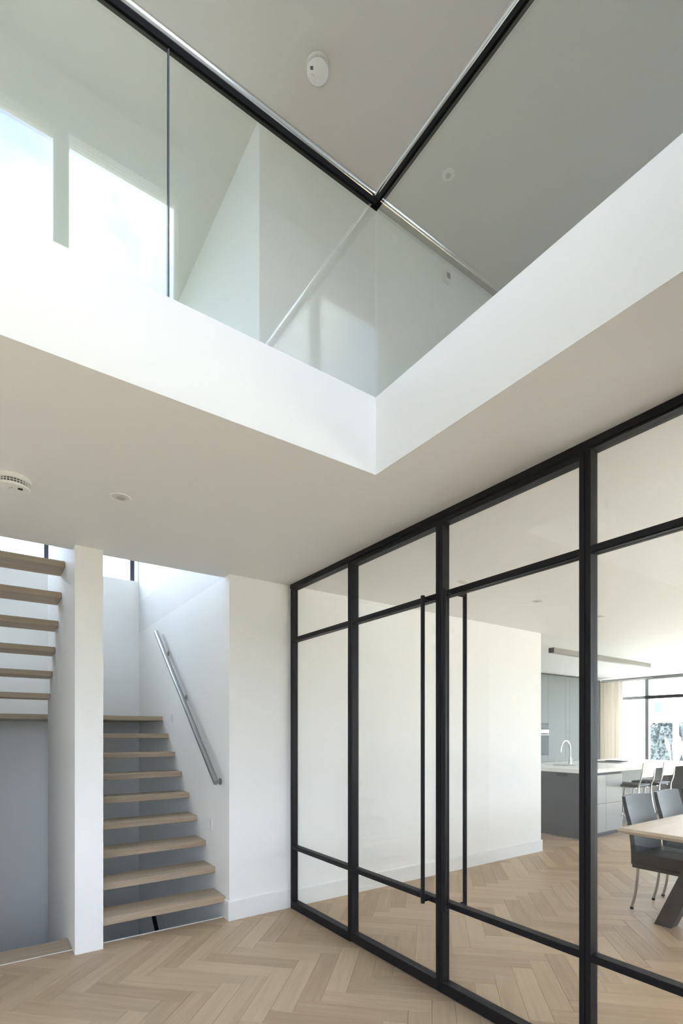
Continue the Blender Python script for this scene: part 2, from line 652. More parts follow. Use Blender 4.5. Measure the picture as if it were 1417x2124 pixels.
# entrance facade with tall window openings
WIN_X = [(-0.375, 0.397), (0.468, 1.237)]
WZ0, WZ1 = 3.90, 5.60
DX0, DX1, DZ0, DZ1 = -1.70, 0.30, 0.60, 2.40     # ground-level window added to brighten the lower hall
parts = [(LX - .2, WIN_X[0][0], BY - BT, BY, SLAB, TOP), (WIN_X[-1][1], 6.2, BY - BT, BY, SLAB, TOP),
         (LX - .2, DX0, BY - BT, BY, 0, SLAB), (DX1, GX + .1, BY - BT, BY, 0, SLAB), (DX0, DX1, BY - BT, BY, DZ1, SLAB), (DX0, DX1, BY - BT, BY, 0, DZ0),
         (WIN_X[0][0], WIN_X[-1][1], BY - BT, BY, SLAB, WZ0)]
parts += [(WIN_X[i][1], WIN_X[i + 1][0], BY - BT, BY, WZ0, WZ1) for i in range(len(WIN_X) - 1)]
parts += [(WIN_X[0][0], WIN_X[-1][1], BY - BT, BY, WZ1, TOP)]
struct(boxes('wall_back', parts, 'wall_paint'), 'white entrance wall behind the viewpoint', 'wall')
# living room envelope
struct(boxes('wall_living', [
    (GX, GX + .12, LY, 0.28, 0, CEIL),
    (GX, 3.0, LY - .3, LY, 0, CEIL), (10.8, KX, LY - .3, LY, 0, CEIL)], 'wall_paint'), 'white living room walls', 'wall')
struct(boxes('wall_kitchen', [(KXE, KX + .3, 6.52, 6.8, 0, CEIL), (KX, KX + .3, 6.05, 6.52, 0, CEIL),
                              (KX, KX + .3, LY - .3, LY, 0, CEIL)], 'wall_paint'), 'white kitchen back wall', 'wall')

# baseboards and trims
bb = boxes('baseboard_stairs', [(SX2 - 0.012, GX + .02, WY - 0.014, WY, 0, 0.145), (SX2 - 0.012, SX2, WY, SY - .005, 0, 0.145)], 'white_lacquer', bevel=0.0015)
struct(bb, 'white baseboard beside the stair opening', 'baseboard')
struct(boxes('baseboard_living', [(GX + .05, KXE + 0.014, WY - 0.014, WY, 0, 0.135), (KXE, KXE + 0.014, WY, 5.8, 0, 0.135)], 'white_lacquer', bevel=0.0015),
       'white baseboard along living room wall', 'baseboard')
struct(box('trim_1', SX1, SX2, SY - 0.006, SY + 0.004, -0.28, 0.003, 'white_lacquer'), 'thin white floor edge trim at the stair opening', 'trim')
struct(box('trim_2', -0.41, SX0, SY - 0.006, SY, -0.05, 0.002, 'white_lacquer'), 'thin white floor trim before the basement stairs', 'trim')


def window(name, label, axis, a0, a1, z0, z1, pos, t, mat, fw=0.05, fd=0.07, mull=(), trans=(), sill=None):
    """Window in a wall. axis 'x': runs along x at y=pos; 'y': runs along y at x=pos."""
    mid = (a0 + a1) / 2
    loc = (mid, pos, z0) if axis == 'x' else (pos, mid, z0)
    w = thing(name, label, 'window', loc, kind='structure')

    def b(a, c, p, q, z, y):
        return (a, c, p, q, z, y) if axis == 'x' else (p, q, a, c, z, y)
    p0, p1 = pos - fd / 2, pos + fd / 2
    boxes('frame', [b(a0, a1, p0, p1, z0, z0 + fw), b(a0, a1, p0, p1, z1 - fw, z1),
                    b(a0, a0 + fw, p0, p1, z0 + fw, z1 - fw), b(a1 - fw, a1, p0, p1, z0 + fw, z1 - fw)], mat, w)
    xs = [a0 + fw / 2] + list(mull) + [a1 - fw / 2]
    for m in mull:
        box('mullion', *b(m - fw / 2, m + fw / 2, p0, p1, z0 + fw, z1 - fw), mat, w)
    zs = [z0 + fw / 2] + list(trans) + [z1 - fw / 2]
    for i in range(len(xs) - 1):
        for tz in trans:
            box('transom', *b(xs[i] + fw / 2, xs[i + 1] - fw / 2, p0, p1, tz - fw / 2, tz + fw / 2), mat, w)
        for j in range(len(zs) - 1):
            box('pane', *b(xs[i] + fw / 2, xs[i + 1] - fw / 2, pos - .004, pos + .004, zs[j] + fw / 2, zs[j + 1] - fw / 2), 'window_glass', w)
    return w


for i, (a, b_) in enumerate(WIN_X):
    window('window_%d' % (i + 1), ['left', 'right'][i] + ' tall entrance window behind the viewpoint, mirrored in the balustrade glass',
           'x', a, b_, WZ0, WZ1, BY - .06, 0, 'white_lacquer', fw=0.012, fd=0.05)
window('window_3', 'wide ground floor window added behind the viewpoint to light the hall', 'x', DX0, DX1, DZ0, DZ1, BY - .06, 0, 'black_steel', fw=0.05, fd=0.06)
window('window_4', 'high stair window with dark slim frames above the landing', 'x', -1.3, 1.478, 3.215, 5.85, FY + .2, 0, 'window_frame_dark',
       fw=0.045, mull=(0.55, -0.37))
window('window_5', 'tall garden window with haze-paled frames at the end of the kitchen', 'y', LY, 6.05, 0.02, CEIL, KX + .12, 0, 'window_frame_hazed',
       fw=0.065, fd=0.1, mull=(5.085, 3.3, 1.5, -0.3, -2.1), trans=(2.165,))
window('window_6', 'wide terrace window of the living room, out of the picture', 'x', 3.0, 10.8, 0.02, CEIL, LY - .15, 0, 'window_frame_hazed',
       fw=0.065, fd=0.1, mull=(4.95, 6.9, 8.85))

window('window_7', 'window added at the far right end upstairs to light the gallery, out of the picture', 'y', 1.3, 2.1, 3.9, 4.8, 6.1, 0, 'window_frame_hazed', fw=0.05, fd=0.07)  # unseen opening added to brighten the gallery ceiling

# ------------------------------------------------------------------ black steel glazing with double door
ZL0, ZL1 = 0.475, 0.506      # lower transom
ZU0, ZU1 = 2.138, 2.170      # upper transom
D0, D1 = GX, GX + 0.055
GLX = GX + 0.03


def glazed_parts(t, y0, y1, z0, z1, st, rb, rt):
    """Stiles, rails, transoms and panes between y0<y1."""
    box('stile', D0, D1, y1 - st, y1, z0, z1, 'black_steel', t, 0.0015)
    box('stile', D0, D1, y0, y0 + st, z0, z1, 'black_steel', t, 0.0015)
    box('bottom_rail', D0, D1, y0 + st, y1 - st, z0, z0 + rb, 'black_steel', t, 0.0015)
    box('top_rail', D0, D1, y0 + st, y1 - st, z1 - rt, z1, 'black_steel', t, 0.0015)
    for a, b in ((ZL0, ZL1), (ZU0, ZU1)):
        bm = bmesh.new()
        bx(bm, D0 + .006, D1 - .004, y0 + st, y1 - st, a, b)
        bx(bm, D0, D0 + .006, y0 + st, y1 - st, a + .004, b - .004)
        obj('transom', bm, 'black_steel', t)
    for a, b in ((z0 + rb, ZL0), (ZL1, ZU0), (ZU1, z1 - rt)):
        box('pane', GLX - .004, GLX + .004, y0 + st, y1 - st, a, b, 'clear_glass', t)


t = thing('fixed_glass_panel', 'fixed black steel glazed panel left of the double door, against the wall', 'glass panel', (GX, 3.17, 0), group='fixed glazed panels')
glazed_parts(t, 2.772, 3.585, 0.0, 2.568, 0.024, 0.062, 0.010)
t = thing('fixed_glass_panel', 'fixed black steel glazed panel at the right edge, before the dining table', 'glass panel', (GX, 0.70, 0), group='fixed glazed panels')
glazed_parts(t, 0.285, 1.131, 0.0, 2.568, 0.023, 0.062, 0.010)
h = box('header_frame', GX - .006, D1 + .006, 0.285, 3.585, 2.568, CEIL, 'black_steel', None, 0.002)
tag(h, 'long black steel header along the ceiling above the glazed doors', 'door frame')


def leaf(name, label, y0, y1, hy):
    t = thing(name, label, 'door', (GX, (y0 + y1) / 2, 0.008), kind='structure')
    glazed_parts(t, y0, y1, 0.008, 2.560, 0.0235, 0.060, 0.026)
    for s, xx in ((-1, GX - .052), (1, D1 + .052)):
        bm = bmesh.new()
        tube(bm, [(xx, hy, 0.478), (xx, hy, 2.158)], 0.0115, 14)
        h = obj('handle', bm, 'black_steel', t, smooth=True)
        for z in (0.492, 2.146):
            bm = bmesh.new()
            tube(bm, [(D0 + .004 if s < 0 else D1 - .004, hy, z), (xx, hy, z)], 0.009, 12)
            obj('standoff', bm, 'black_steel', h, smooth=True)
    bm = bmesh.new()
    lathe(bm, [(0, 0), (.014, 0), (.014, .007), (0, .007)], (GX + .027, y1 - .05 if name.endswith('1') else y0 + .05, 0.0), 16)
    obj('pivot', bm, 'stainless', t)
    return t


leaf('door_1', 'left leaf of the black steel framed glass double door', 1.951, 2.768, 2.02)
leaf('door_2', 'right leaf of the black steel framed glass double door', 1.134, 1.948, 1.862)

# ------------------------------------------------------------------ staircase flights
G_T, R_T, TH = 0.2095, 0.1764, 0.046
fl1 = thing('stair_flight', 'lower flight of floating oak treads beside the steel wall handrail', 'stairs', ((SX1 + SX2) / 2, 3.67, 0), group='oak stair flights')
for i in range(8):
    y = 3.673 + G_T * i
    z = 0.169 + R_T * i
    box('tread', SX1 + .002, SX2 - .002, y, y + 0.248, z - TH, z, 'oak_tread', fl1, 0.003, grain=0)
bm = bmesh.new()
bx(bm, -0.41, SX2, 5.345, FY, 1.58 - TH, 1.58)
tag(obj('stair_landing', bm, 'oak_tread', bevel=0.003, grain=0), 'oak half landing between the two stair flights below the high window', 'landing')
fl2 = thing('stair_flight', 'upper flight of floating oak treads seen from below, left of the white pier', 'stairs', (0.02, 4.0, 1.58), group='oak stair flights')
for i in range(1, 8):
    y = 5.318 - 0.2045 * i
    z = 1.58 + 0.1752 * i
    box('tread', -0.408, SX0 - .002, y, y + 0.25, z - TH, z, 'oak_tread', fl2, 0.003, grain=0)
# basement flight: level tread at the floor, then down
fl3 = thing('stair_flight', 'basement stairs leading down in the left opening, oak nosing level with the floor', 'stairs', (0.02, 3.71, -2.6), group='oak stair flights')
for i in range(8):
    box('tread', -0.408, SX0 - .002, SY + .001 + 0.2045 * i, SY + 0.222 + 0.2045 * i, -0.040 - 0.185 * i, -0.185 * i, 'oak_tread', fl3, 0.003, grain=0)
struct(box('floor_basement', LX, SX2, WY - 1, FY + .1, -2.75, -2.7, 'concrete'), 'grey basement floor at the bottom of the stairs', 'floor')
struct(box('wall_basement', LX, SX2, SY - .15, SY - .006, -2.7, -0.31, 'wall_paint'), 'white basement wall below the hall floor edge', 'wall')

# wall handrail
HX = SX2 - 0.065
t = thing('stair_handrail', 'brushed steel tube handrail on the white wall above the lower flight', 'handrail', (SX2, 3.7, 1.0))
pa, pb = Vector((HX, 5.362, 2.442)), Vector((HX, 3.700, 1.030))
bm = bmesh.new()
tube(bm, [pa, pb], 0.0215, 24)
obj('rail_tube', bm, 'stainless', t, smooth=True)
for f in (0.125, 0.46, 0.955):
    p = pa.lerp(pb, f)
    bm = bmesh.new()
    tube(bm, smooth_curve([p + Vector((0, 0, -.018)), p + Vector((.006, 0, -.045)), p + Vector((.028, 0, -.062)), Vector((SX2 - .004, p.y, p.z - .062))], 5), 0.0065, 10)
    br = obj('bracket', bm, 'stainless', t, smooth=True)
    bm = bmesh.new()
    tube(bm, [(SX2 - .007, p.y, p.z - .062), (SX2 + .001, p.y, p.z - .062)], 0.026, 20)
    obj('rosette', bm, 'stainless', br, smooth=True)

# basement handrail
bm = bmesh.new()
tube(bm, [(1.43, 5.48, -0.485), (1.43, 4.2, -1.62)], 0.021, 16)
o = obj('basement_handrail', bm, 'black_steel', smooth=True)
tag(o, 'dark handrail end visible in the gap below the lowest oak tread', 'handrail')

# recessed step lights in the stair wall
for (yy, zz), lb in (((3.99, 0.668), 'white step light low on the stair wall, near the third tread'), ((5.035, 1.548), 'white step light high on the stair wall, beside the landing')):
    t = thing('step_light', lb, 'step light', (SX2, yy, zz), group='stair wall step lights')
    w2, h2 = 0.032, 0.043
    boxes('bezel', [(SX2 - .005, SX2 + .002, yy - w2, yy + w2, zz - h2, zz - h2 + .008), (SX2 - .005, SX2 + .002, yy - w2, yy + w2, zz + h2 - .008, zz + h2),
                    (SX2 - .005, SX2 + .002, yy - w2, yy - w2 + .008, zz - h2 + .008, zz + h2 - .008), (SX2 - .005, SX2 + .002, yy + w2 - .008, yy + w2, zz - h2 + .008, zz + h2 - .008)],
          'white_plastic', t)
    box('lens', SX2 - .0015, SX2 + .002, yy - w2 + .008, yy + w2 - .008, zz - h2 + .008, zz + h2 - .008, 'diffuser_off', t)

# ------------------------------------------------------------------ glass balustrades around the void
GT = 0.0135
XJ = 0.533
ZR = 3.858
lb = thing('glass_balustrade', 'two-pane glass balustrade along the gallery, left of the void corner', 'balustrade', (0, VY + .012, SLAB), group='void balustrades')
ga = VY + 0.004
box('pane', LX, XJ - .0025, ga, ga + GT, SLAB, ZR + .02, 'balustrade_glass', lb)
box('pane', XJ + .0025, VX + .004, ga, ga + GT, SLAB, ZR + .02, 'balustrade_glass', lb)
box('joint_seal', XJ - .0025, XJ + .0025, ga + .001, ga + GT - .001, SLAB, ZR + .02, 'window_frame_dark', lb)
cy = ga + GT / 2
box('gasket', LX, VX + .0235, cy - .0125, cy + .0125, ZR - .010, ZR + .020, 'gasket', lb, 0.001)
bm = bmesh.new()
tube(bm, [(LX, cy, ZR + .036), (VX + .011, cy, ZR + .036)], 0.021, 28)
obj('handrail', bm, 'polished_steel', lb, smooth=True)
rb = thing('glass_balustrade', 'single-pane glass balustrade along the gallery, right of the void corner', 'balustrade', (VX + .012, 0.7, SLAB), group='void balustrades')
gx = VX + 0.004
box('pane', gx, gx + GT, BY, VY + .0015, SLAB, ZR + .02, 'balustrade_glass', rb)
cx = gx + GT / 2
box('gasket', cx - .0125, cx + .0125, BY, cy - .0127, ZR - .010, ZR + .020, 'gasket', rb, 0.001)
bm = bmesh.new()
tube(bm, [(cx, BY, ZR + .036), (cx, cy, ZR + .036)], 0.021, 28)
obj('handrail', bm, 'polished_steel', rb, smooth=True)

# ------------------------------------------------------------------ smoke detectors, downlights, sensor


def smoke_detector(x, y, zc, label, r=0.078, rot=0.0):
    t = thing('smoke_detector', label, 'smoke detector', (x, y, zc), rot, group='smoke detectors')
    bm = bmesh.new()
    lathe(bm, [(0, 0), (r * .97, 0), (r, -.004), (r, -.022), (r * .90, -.023), (0, -.023)])
    obj('base', bm, 'white_plastic', t, world=False, smooth=True)
    bm = bmesh.new()
    lathe(bm, [(0, -.0225), (r * .88, -.0225), (r * .88, -.040), (0, -.040)])
    obj('vent_chamber', bm, 'dark_slot', t, world=False)
    n = 34
    bm = bmesh.new()
    for k in range(n):
        a = 2 * PI * k / n
        mt = Matrix.Rotation(a, 4, 'Z')
        for c in [(r * .885, r * .95, -.0012, .0012, -.0405, -.0225)]:
            vs = bx(bm, *c)
            bmesh.ops.transform(bm, matrix=mt, verts=vs)
    obj('vent_ribs', bm, 'white_plastic', t, world=False)
    bm = bmesh.new()
    lathe(bm, [(r * .86, -.0305), (r * .965, -.0305), (r * .965, -.0325), (r * .86, -.0325), (r * .86, -.0305)])
    obj('vent_ring', bm, 'white_plastic', t, world=False)
    bm = bmesh.new()
    lathe(bm, [(0, -.0402), (r * .95, -.0402), (r * .97, -.044), (r * .94, -.051), (r * .80, -.0555), (0, -.057)])
    obj('cover', bm, 'white_plastic', t, world=False, smooth=True)
    boxes('grille', [(-r * .62 + i * .005, -r * .62 + i * .005 + .0035, -r * .5, -r * .25, -.0575, -.0550) for i in range(4)], 'dark_slot', t, world=False)
    bm = bmesh.new()
    lathe(bm, [(0, -.0560), (.010, -.0560), (.009, -.0588), (0, -.0588)], (0, r * .45, 0), 20)
    obj('test_button', bm, 'white_lacquer', t, world=False, smooth=True)
    bm = bmesh.new()
    lathe(bm, [(0, -.0560), (.0025, -.0560), (.0025, -.0580), (0, -.0580)], (-r * .5, .004, 0), 10)
    lathe(bm, [(0, -.0560), (.0025, -.0560), (.0025, -.0580), (0, -.0580)], (-r * .36, .012, 0), 10)
    obj('indicator', bm, 'grey_plastic', t, world=False)
    return t


smoke_detector(1.868, 2.955, TOP, 'white round smoke detector on the upper ceiling above the void corner', rot=-YAW)
smoke_detector(0.100, 2.835, CEIL, 'white round smoke detector on the lower ceiling at the left edge', rot=-YAW + 2.2)


def downlight(x, y, zc, label, r=0.050):
    t = thing('downlight', label, 'downlight', (x, y, zc), group='recessed ceiling downlights')
    bm = bmesh.new()
    lathe(bm, [(r, 0.0), (r, -.002), (r * .97, -.004), (r * .86, -.004), (r * .80, -.001), (r * .80, 0)])
    obj('trim_ring', bm, 'white_plastic', t, world=False, smooth=True)
    bm = bmesh.new()
    lathe(bm, [(r * .80, -.0008), (r * .5, -.0004), (0, -.0004), ])
    obj('lamp_face', bm, 'diffuser_off', t, world=False, smooth=True)
    bm = bmesh.new()
    lathe(bm, [(0, -.0022), (r * .40, -.0022), (r * .44, -.0005), (0, -.0005)], (r * .12, r * .2, 0), 20)
    obj('recess_shade', bm, 'recess_shade_grey', t, world=False)
    return t


downlight(0.555, 2.745, CEIL, 'small white downlight in the hall ceiling beside the left smoke detector')
downlight(3.113, 2.915, TOP, 'small white downlight in the upper ceiling right of the void corner')
downlight(3.08, 2.733, CEIL, 'white downlight in the living room ceiling just right of the door handles')
downlight(4.083, 2.745, CEIL, 'white downlight in the living room ceiling, middle one of the row')
downlight(5.128, 2.729, CEIL, 'white downlight in the living room ceiling, beside the thick door post')

t = thing('wall_sensor', 'small white box sensor high on the upstairs wall, seen through the right balustrade', 'sensor', (3.66, UY, 5.80))
box('housing', 3.625, 3.695, UY - .035, UY, 5.78, 5.90, 'white_plastic', t, 0.004)
box('lens', 3.638, 3.682, UY - .039, UY - .034, 5.80, 5.85, 'grey_plastic', t, 0.001)

# ------------------------------------------------------------------ kitchen
# tall cabinets
cx_edges = [8.30, 9.115, 9.72, 9.88, 10.48, 11.08]
for i in range(len(cx_edges) - 1):
    a, b = cx_edges[i], cx_edges[i + 1]
    lab = ['tall grey cabinet holding the built-in oven', 'tall grey kitchen cabinet right of the oven', 'narrow grey pull-out cabinet in the tall kitchen wall',
           'tall grey kitchen cabinet behind the black door post', 'tall grey kitchen cabinet in the corner by the curtain'][i]
    t = thing('tall_cabinet', lab, 'cabinet', ((a + b) / 2, CABY, 0), group='tall kitchen cabinets')
    box('body', a, b, CABY + .022, 6.50, 0.1, CEIL - .03, 'cabinet_grey', t)
    box('plinth', a, b, CABY + .06, 6.45, 0, 0.1, 'plinth_dark', t)
    if i == 0:
        for z0, z1 in ((0.102, 0.975), (1.60, CEIL - .032)):
            box('door', a + .0015, b - .0015, CABY, CABY + .02, z0, z1, 'cabinet_grey', t, 0.001)
    else:
        for z0, z1 in ((0.102, 1.42), (1.424, CEIL - .032)) if i == 2 else ((0.102, CEIL - .032),):
            box('door', a + .0015, b - .0015, CABY, CABY + .02, z0, z1, 'cabinet_grey', t, 0.001)
t = thing('tall_cabinet', 'tall grey cabinet row behind the white wall end', 'cabinet', (6.9, CABY, 0), group='tall kitchen cabinets')
box('body', KXE + .1, 8.30, CABY + .022, 6.50, 0.1, CEIL - .03, 'cabinet_grey', t)
for i in range(4):
    a = KXE + .1 + i * 0.69
    box('door', a + .0015, a + .6885, CABY, CABY + .02, .102, CEIL - .032, 'cabinet_grey', t, 0.001)
# oven stack
t = thing('oven', 'black glass built-in oven with steel trim in the tall grey cabinet', 'oven', (8.81, CABY, 0.98))
a, b = 8.51, 9.108
box('body', a + .01, b - .01, CABY, CABY + .02, 0.98, 1.595, 'plinth_dark', t)
box('oven_door', a, b, CABY - .022, CABY, 0.985, 1.40, 'oven_glass', t, 0.003)
box('control_panel', a, b, CABY - .02, CABY, 1.485, 1.59, 'oven_glass', t, 0.003)
box('trim_strip', a, b, CABY - .024, CABY, 1.405, 1.48, 'stainless', t, 0.002)
bm = bmesh.new()
tube(bm, [(a + .05, CABY - .05, 1.375), (b - .05, CABY - .05, 1.375)], 0.009, 12)
for x in (a + .08, b - .08):
    tube(bm, [(x, CABY - .05, 1.375), (x, CABY - .018, 1.375)], 0.006, 8)
obj('handle', bm, 'stainless', t, smooth=True)

# island
IX0, IX1, IX2, IY0, IY1 = 6.43, 7.36, 9.9, 3.602, 4.95
ITZ = 0.875
t = thing('kitchen_island', 'dark grey kitchen island with drawers under a white worktop', 'kitchen island', ((IX0 + IX2) / 2, (IY0 + IY1) / 2, 0))
box('body', IX0 + .02, IX1, IY0 + .02, IY1 - .02, 0.05, 0.69, 'island_grey', t)
box('end_panel', IX0, IX0 + .02, IY0, IY1, 0.0, ITZ, 'island_grey', t, 0.001)
hp = box('recessed_grip', IX0 - .002, IX0 + .004, 3.86, 4.03, 0.820, 0.866, 'plinth_dark', t, 0.001)
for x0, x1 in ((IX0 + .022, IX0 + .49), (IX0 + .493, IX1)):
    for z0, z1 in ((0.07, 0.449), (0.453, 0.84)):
        box('drawer', x0, x1, IY0, IY0 + .02, z0, z1, 'drawer_glare_grey', t, 0.001)
box('grip_channel', IX0 + .02, IX1, IY0 + .012, IY0 + .02, 0.84, ITZ, 'plinth_dark', t)
box('plinth', IX0 + .04, IX1 - .01, IY0 + .05, IY1 - .05, 0, 0.05, 'plinth_dark', t)
box('back_panel', IX1, IX2, 4.02, IY1 - .02, 0.0, ITZ, 'island_grey', t)
box('side_panel', IX1 - .02, IX1, IY0 + .02, 4.02, 0.05, ITZ, 'island_grey', t)
box('end_support', IX2 - .02, IX2, IY0 + .1, 4.02, 0.0, ITZ, 'island_grey', t)
wt = boxes('worktop', [(IX0 - .012, 6.90, IY0 - .012, IY1, ITZ, 0.925), (6.90, 7.32, IY0 - .012, 4.22, ITZ, 0.925),
                       (6.90, 7.32, 4.64, IY1, ITZ, 0.925), (7.32, IX2 + .02, IY0 - .012, IY1, ITZ, 0.925)], 'worktop_white')
tag(wt, 'long white stone worktop on the kitchen island', 'worktop')
s = thing('kitchen_sink', 'undermount dark sink cut into the white island worktop', 'sink', (7.11, 4.43, 0.7))
boxes('basin', [(6.90, 7.32, 4.22, 4.64, .70, .71), (6.90, 6.905, 4.22, 4.64, .71, .874), (7.315, 7.32, 4.22, 4.64, .71, .874),
                (6.905, 7.315, 4.22, 4.225, .71, .874), (6.905, 7.315, 4.635, 4.64, .71, .874)], 'plinth_dark', s)
t = thing('kitchen_tap', 'chrome gooseneck kitchen tap arching over the island sink', 'tap', (7.44, 4.43, 0.925))
bm = bmesh.new()
lathe(bm, [(0, 0), (.026, 0), (.026, .012), (.020, .02), (.020, .09), (.013, .10), (0, .10)])
obj('base', bm, 'chrome', t, world=False, smooth=True)
bm = bmesh.new()
pts = [(0, 0, .09), (0, 0, .24)] + [(-.125 + .125 * math.cos(a), 0, .24 + .125 * math.sin(a)) for a in [PI * k / 12 for k in range(1, 13)]] + [(-.25, 0, .19)]
tube(bm, pts, 0.0125, 14)
obj('spout', bm, 'chrome', t, world=False, smooth=True)
bm = bmesh.new()
tube(bm, [(0, -.018, .06), (0, -.075, .085)], 0.006, 10)
obj('lever', bm, 'chrome', t, world=False, smooth=True)
t = thing('induction_hob', 'flat black induction hob lying on the far end of the island worktop', 'hob', (8.7, 4.35, 0.925))
box('glass_plate', 8.3, 9.1, 4.1, 4.6, 0.925, 0.931, 'oven_glass', t, 0.001)
box('downdraft_vent', 8.62, 8.78, 4.2, 4.5, 0.931, 0.945, 'plinth_dark', t, 0.002)

# linear light under the ceiling above the island
t = thing('linear_light', 'long thin grey linear light fixed below the ceiling above the island', 'ceiling light', (7.9, 4.1, 2.5))
box('profile', 6.47, 9.32, 4.09, 4.17, 2.532, CEIL, 'light_bar', t, 0.001)
box('diffuser', 6.49, 9.30, 4.11, 4.15, 2.5295, 2.532, 'grey_plastic', t)
for x in (6.467, 9.32):
    box('end_cap', x, x + .003, 4.088, 4.172, 2.530, CEIL, 'plinth_dark', t)

# bar stools
st = thing('bar_stool', 'steel bar stool with dark seat at the island, nearest the drawers', 'stool', (0, 0, 0), 0, 'bar stools at the island')
# local: faces +y (towards the island)
bm = bmesh.new()
bx(bm, -.19, .19, -.18, .20, .655, .695)
obj('seat', bm, 'black_leather', st, world=False, bevel=.014, seg=3, smooth=True)
bm = bmesh.new()
n = 8
rows = []
for j in range(5):
    zz = .80 + j * .05
    yy = -.205 - j * .010
    rows.append([(x, yy - .03 * (1 - (x / .17) ** 2), zz) for x in [-.17 + .34 * i / n for i in range(n + 1)]])
for th in (0, 1):
    pass
vf = [[bm.verts.new(p) for p in r] for r in rows]
vb = [[bm.verts.new((p[0], p[1] - .014, p[2])) for p in r] for r in rows]
for j in range(4):
    for i in range(n):
        bm.faces.new((vf[j][i], vf[j][i + 1], vf[j + 1][i + 1], vf[j + 1][i]))
        bm.faces.new((vb[j][i + 1], vb[j][i], vb[j + 1][i], vb[j + 1][i + 1]))
for i in range(n):
    bm.faces.new((vf[0][i + 1], vf[0][i], vb[0][i], vb[0][i + 1]))
    bm.faces.new((vf[4][i], vf[4][i + 1], vb[4][i + 1], vb[4][i]))
for j in range(4):
    bm.faces.new((vf[j][0], vf[j + 1][0], vb[j + 1][0], vb[j][0]))
    bm.faces.new((vf[j + 1][n], vf[j][n], vb[j][n], vb[j + 1][n]))
obj('backrest', bm, 'worktop_white', st, world=False, smooth=True)
for sx in (-1, 1):
    bm = bmesh.new()
    tube(bm, smooth_curve([(sx * .21, -.28, 0), (sx * .19, -.20, .45), (sx * .18, -.185, .64), (sx * .185, -.215, .76), (sx * .178, -.232, .86), (sx * .176, -.248, 1.0)], 5), .0105, 10)
    obj('leg', bm, 'chrome', st, world=False, smooth=True)
    bm = bmesh.new()
    tube(bm, smooth_curve([(sx * .21, .24, 0), (sx * .185, .19, .40), (sx * .175, .165, .61), (sx * .165, .12, .652), (sx * .16, -.15, .652)], 5), .0105, 10)
    obj('leg', bm, 'chrome', st, world=False, smooth=True)
bm = bmesh.new()
tube(bm, [(-.20, .212, .22), (.20, .212, .22)], .009, 10)
obj('footrest', bm, 'chrome', st, world=False, smooth=True)
for sx in (-1, 1):
    bm = bmesh.new()
    tube(bm, [(sx * .198, .215, .25), (sx * .20, -.242, .25)], .008, 8)
    obj('stretcher', bm, 'chrome', st, world=False, smooth=True)
st.location = (7.50, 3.55, 0)
dup(st, (8.12, 3.55, 0), 0, 'steel bar stool with dark seat at the island, further from the drawers')

# curtain
t = thing('curtain', 'beige pleated linen curtain hanging at the kitchen garden window', 'curtain', (KX - .1, 5.77, 0))
bm = bmesh.new()
N = 140
ys = [5.50 + (6.03 - 5.50) * i / N for i in range(N + 1)]
va, vb_ = [], []
for i, y in enumerate(ys):
    ph = i / N * 2 * PI * 7
    xo = KX - .11 + .055 * math.sin(ph) + .008 * math.sin(ph * 2.3 + 1)
    va.append([bm.verts.new((xo + .004 * math.sin(3 * ph + zz), y, zz)) for zz in (0.03, 0.9, 1.8, 2.52)])
    vb_.append([bm.verts.new((xo + .0025 + .004 * math.sin(3 * ph + zz), y, zz)) for zz in (0.03, 0.9, 1.8, 2.52)])
for i in range(N):
    for j in range(3):
        bm.faces.new((va[i][j], va[i + 1][j], va[i + 1][j + 1], va[i][j + 1]))
        bm.faces.new((vb_[i + 1][j], vb_[i][j], vb_[i][j + 1], vb_[i + 1][j + 1]))
    bm.faces.new((va[i][0], vb_[i][0], vb_[i + 1][0], va[i + 1][0]))
    bm.faces.new((va[i][3], va[i + 1][3], vb_[i + 1][3], vb_[i][3]))
for i in (0, N):
    for j in range(3):
        bm.faces.new((va[i][j], va[i][j + 1], vb_[i][j + 1], vb_[i][j]))
obj('fabric', bm, 'curtain_linen', t, smooth=True)
bm = bmesh.new()
tube(bm, [(KX - .11, 6.12, 2.545), (KX - .11, 4.9, 2.545)], .012, 10)
cr = obj('curtain_rod', bm, 'stainless', t, smooth=True)
bm = bmesh.new()
tube(bm, [(KX - .11, 6.16, 2.545), (KX - .11, 6.115, 2.545)], .03, 14)
obj('finial', bm, 'plinth_dark', cr, smooth=True)

# ------------------------------------------------------------------ dining table and chairs
TX0, TX1, TY0, TY1, TZ = 3.597, 5.95, 0.78, 1.80, 0.75
t = thing('dining_table', 'long oak dining table on slanted dark steel legs', 'table', ((TX0 + TX1) / 2, (TY0 + TY1) / 2, 0))
bm = bmesh.new()
top = [(TX0 + .012, TY0 + .012), (TX1 - .012, TY0 + .012), (TX1 - .012, TY1 - .012), (TX0 + .012, TY1 - .012)]
mid = [(TX0, TY0), (TX1, TY0), (TX1, TY1), (TX0, TY1)]
bot = [(TX0 + .035, TY0 + .035), (TX1 - .035, TY0 + .035), (TX1 - .035, TY1 - .035), (TX0 + .035, TY1 - .035)]
R = [[bm.verts.new((x, y, z)) for x, y in pp] for pp, z in ((bot, TZ - .042), (mid, TZ - .018), (top, TZ))]
bm.faces.new(R[0][::-1]); bm.faces.new(R[2])
for a, b in ((0, 1), (1, 2)):
    for i in range(4):
        j = (i + 1) % 4
        bm.faces.new((R[a][i], R[a][j], R[b][j], R[b][i]))
obj('tabletop', bm, 'oak_table', t, grain=0)
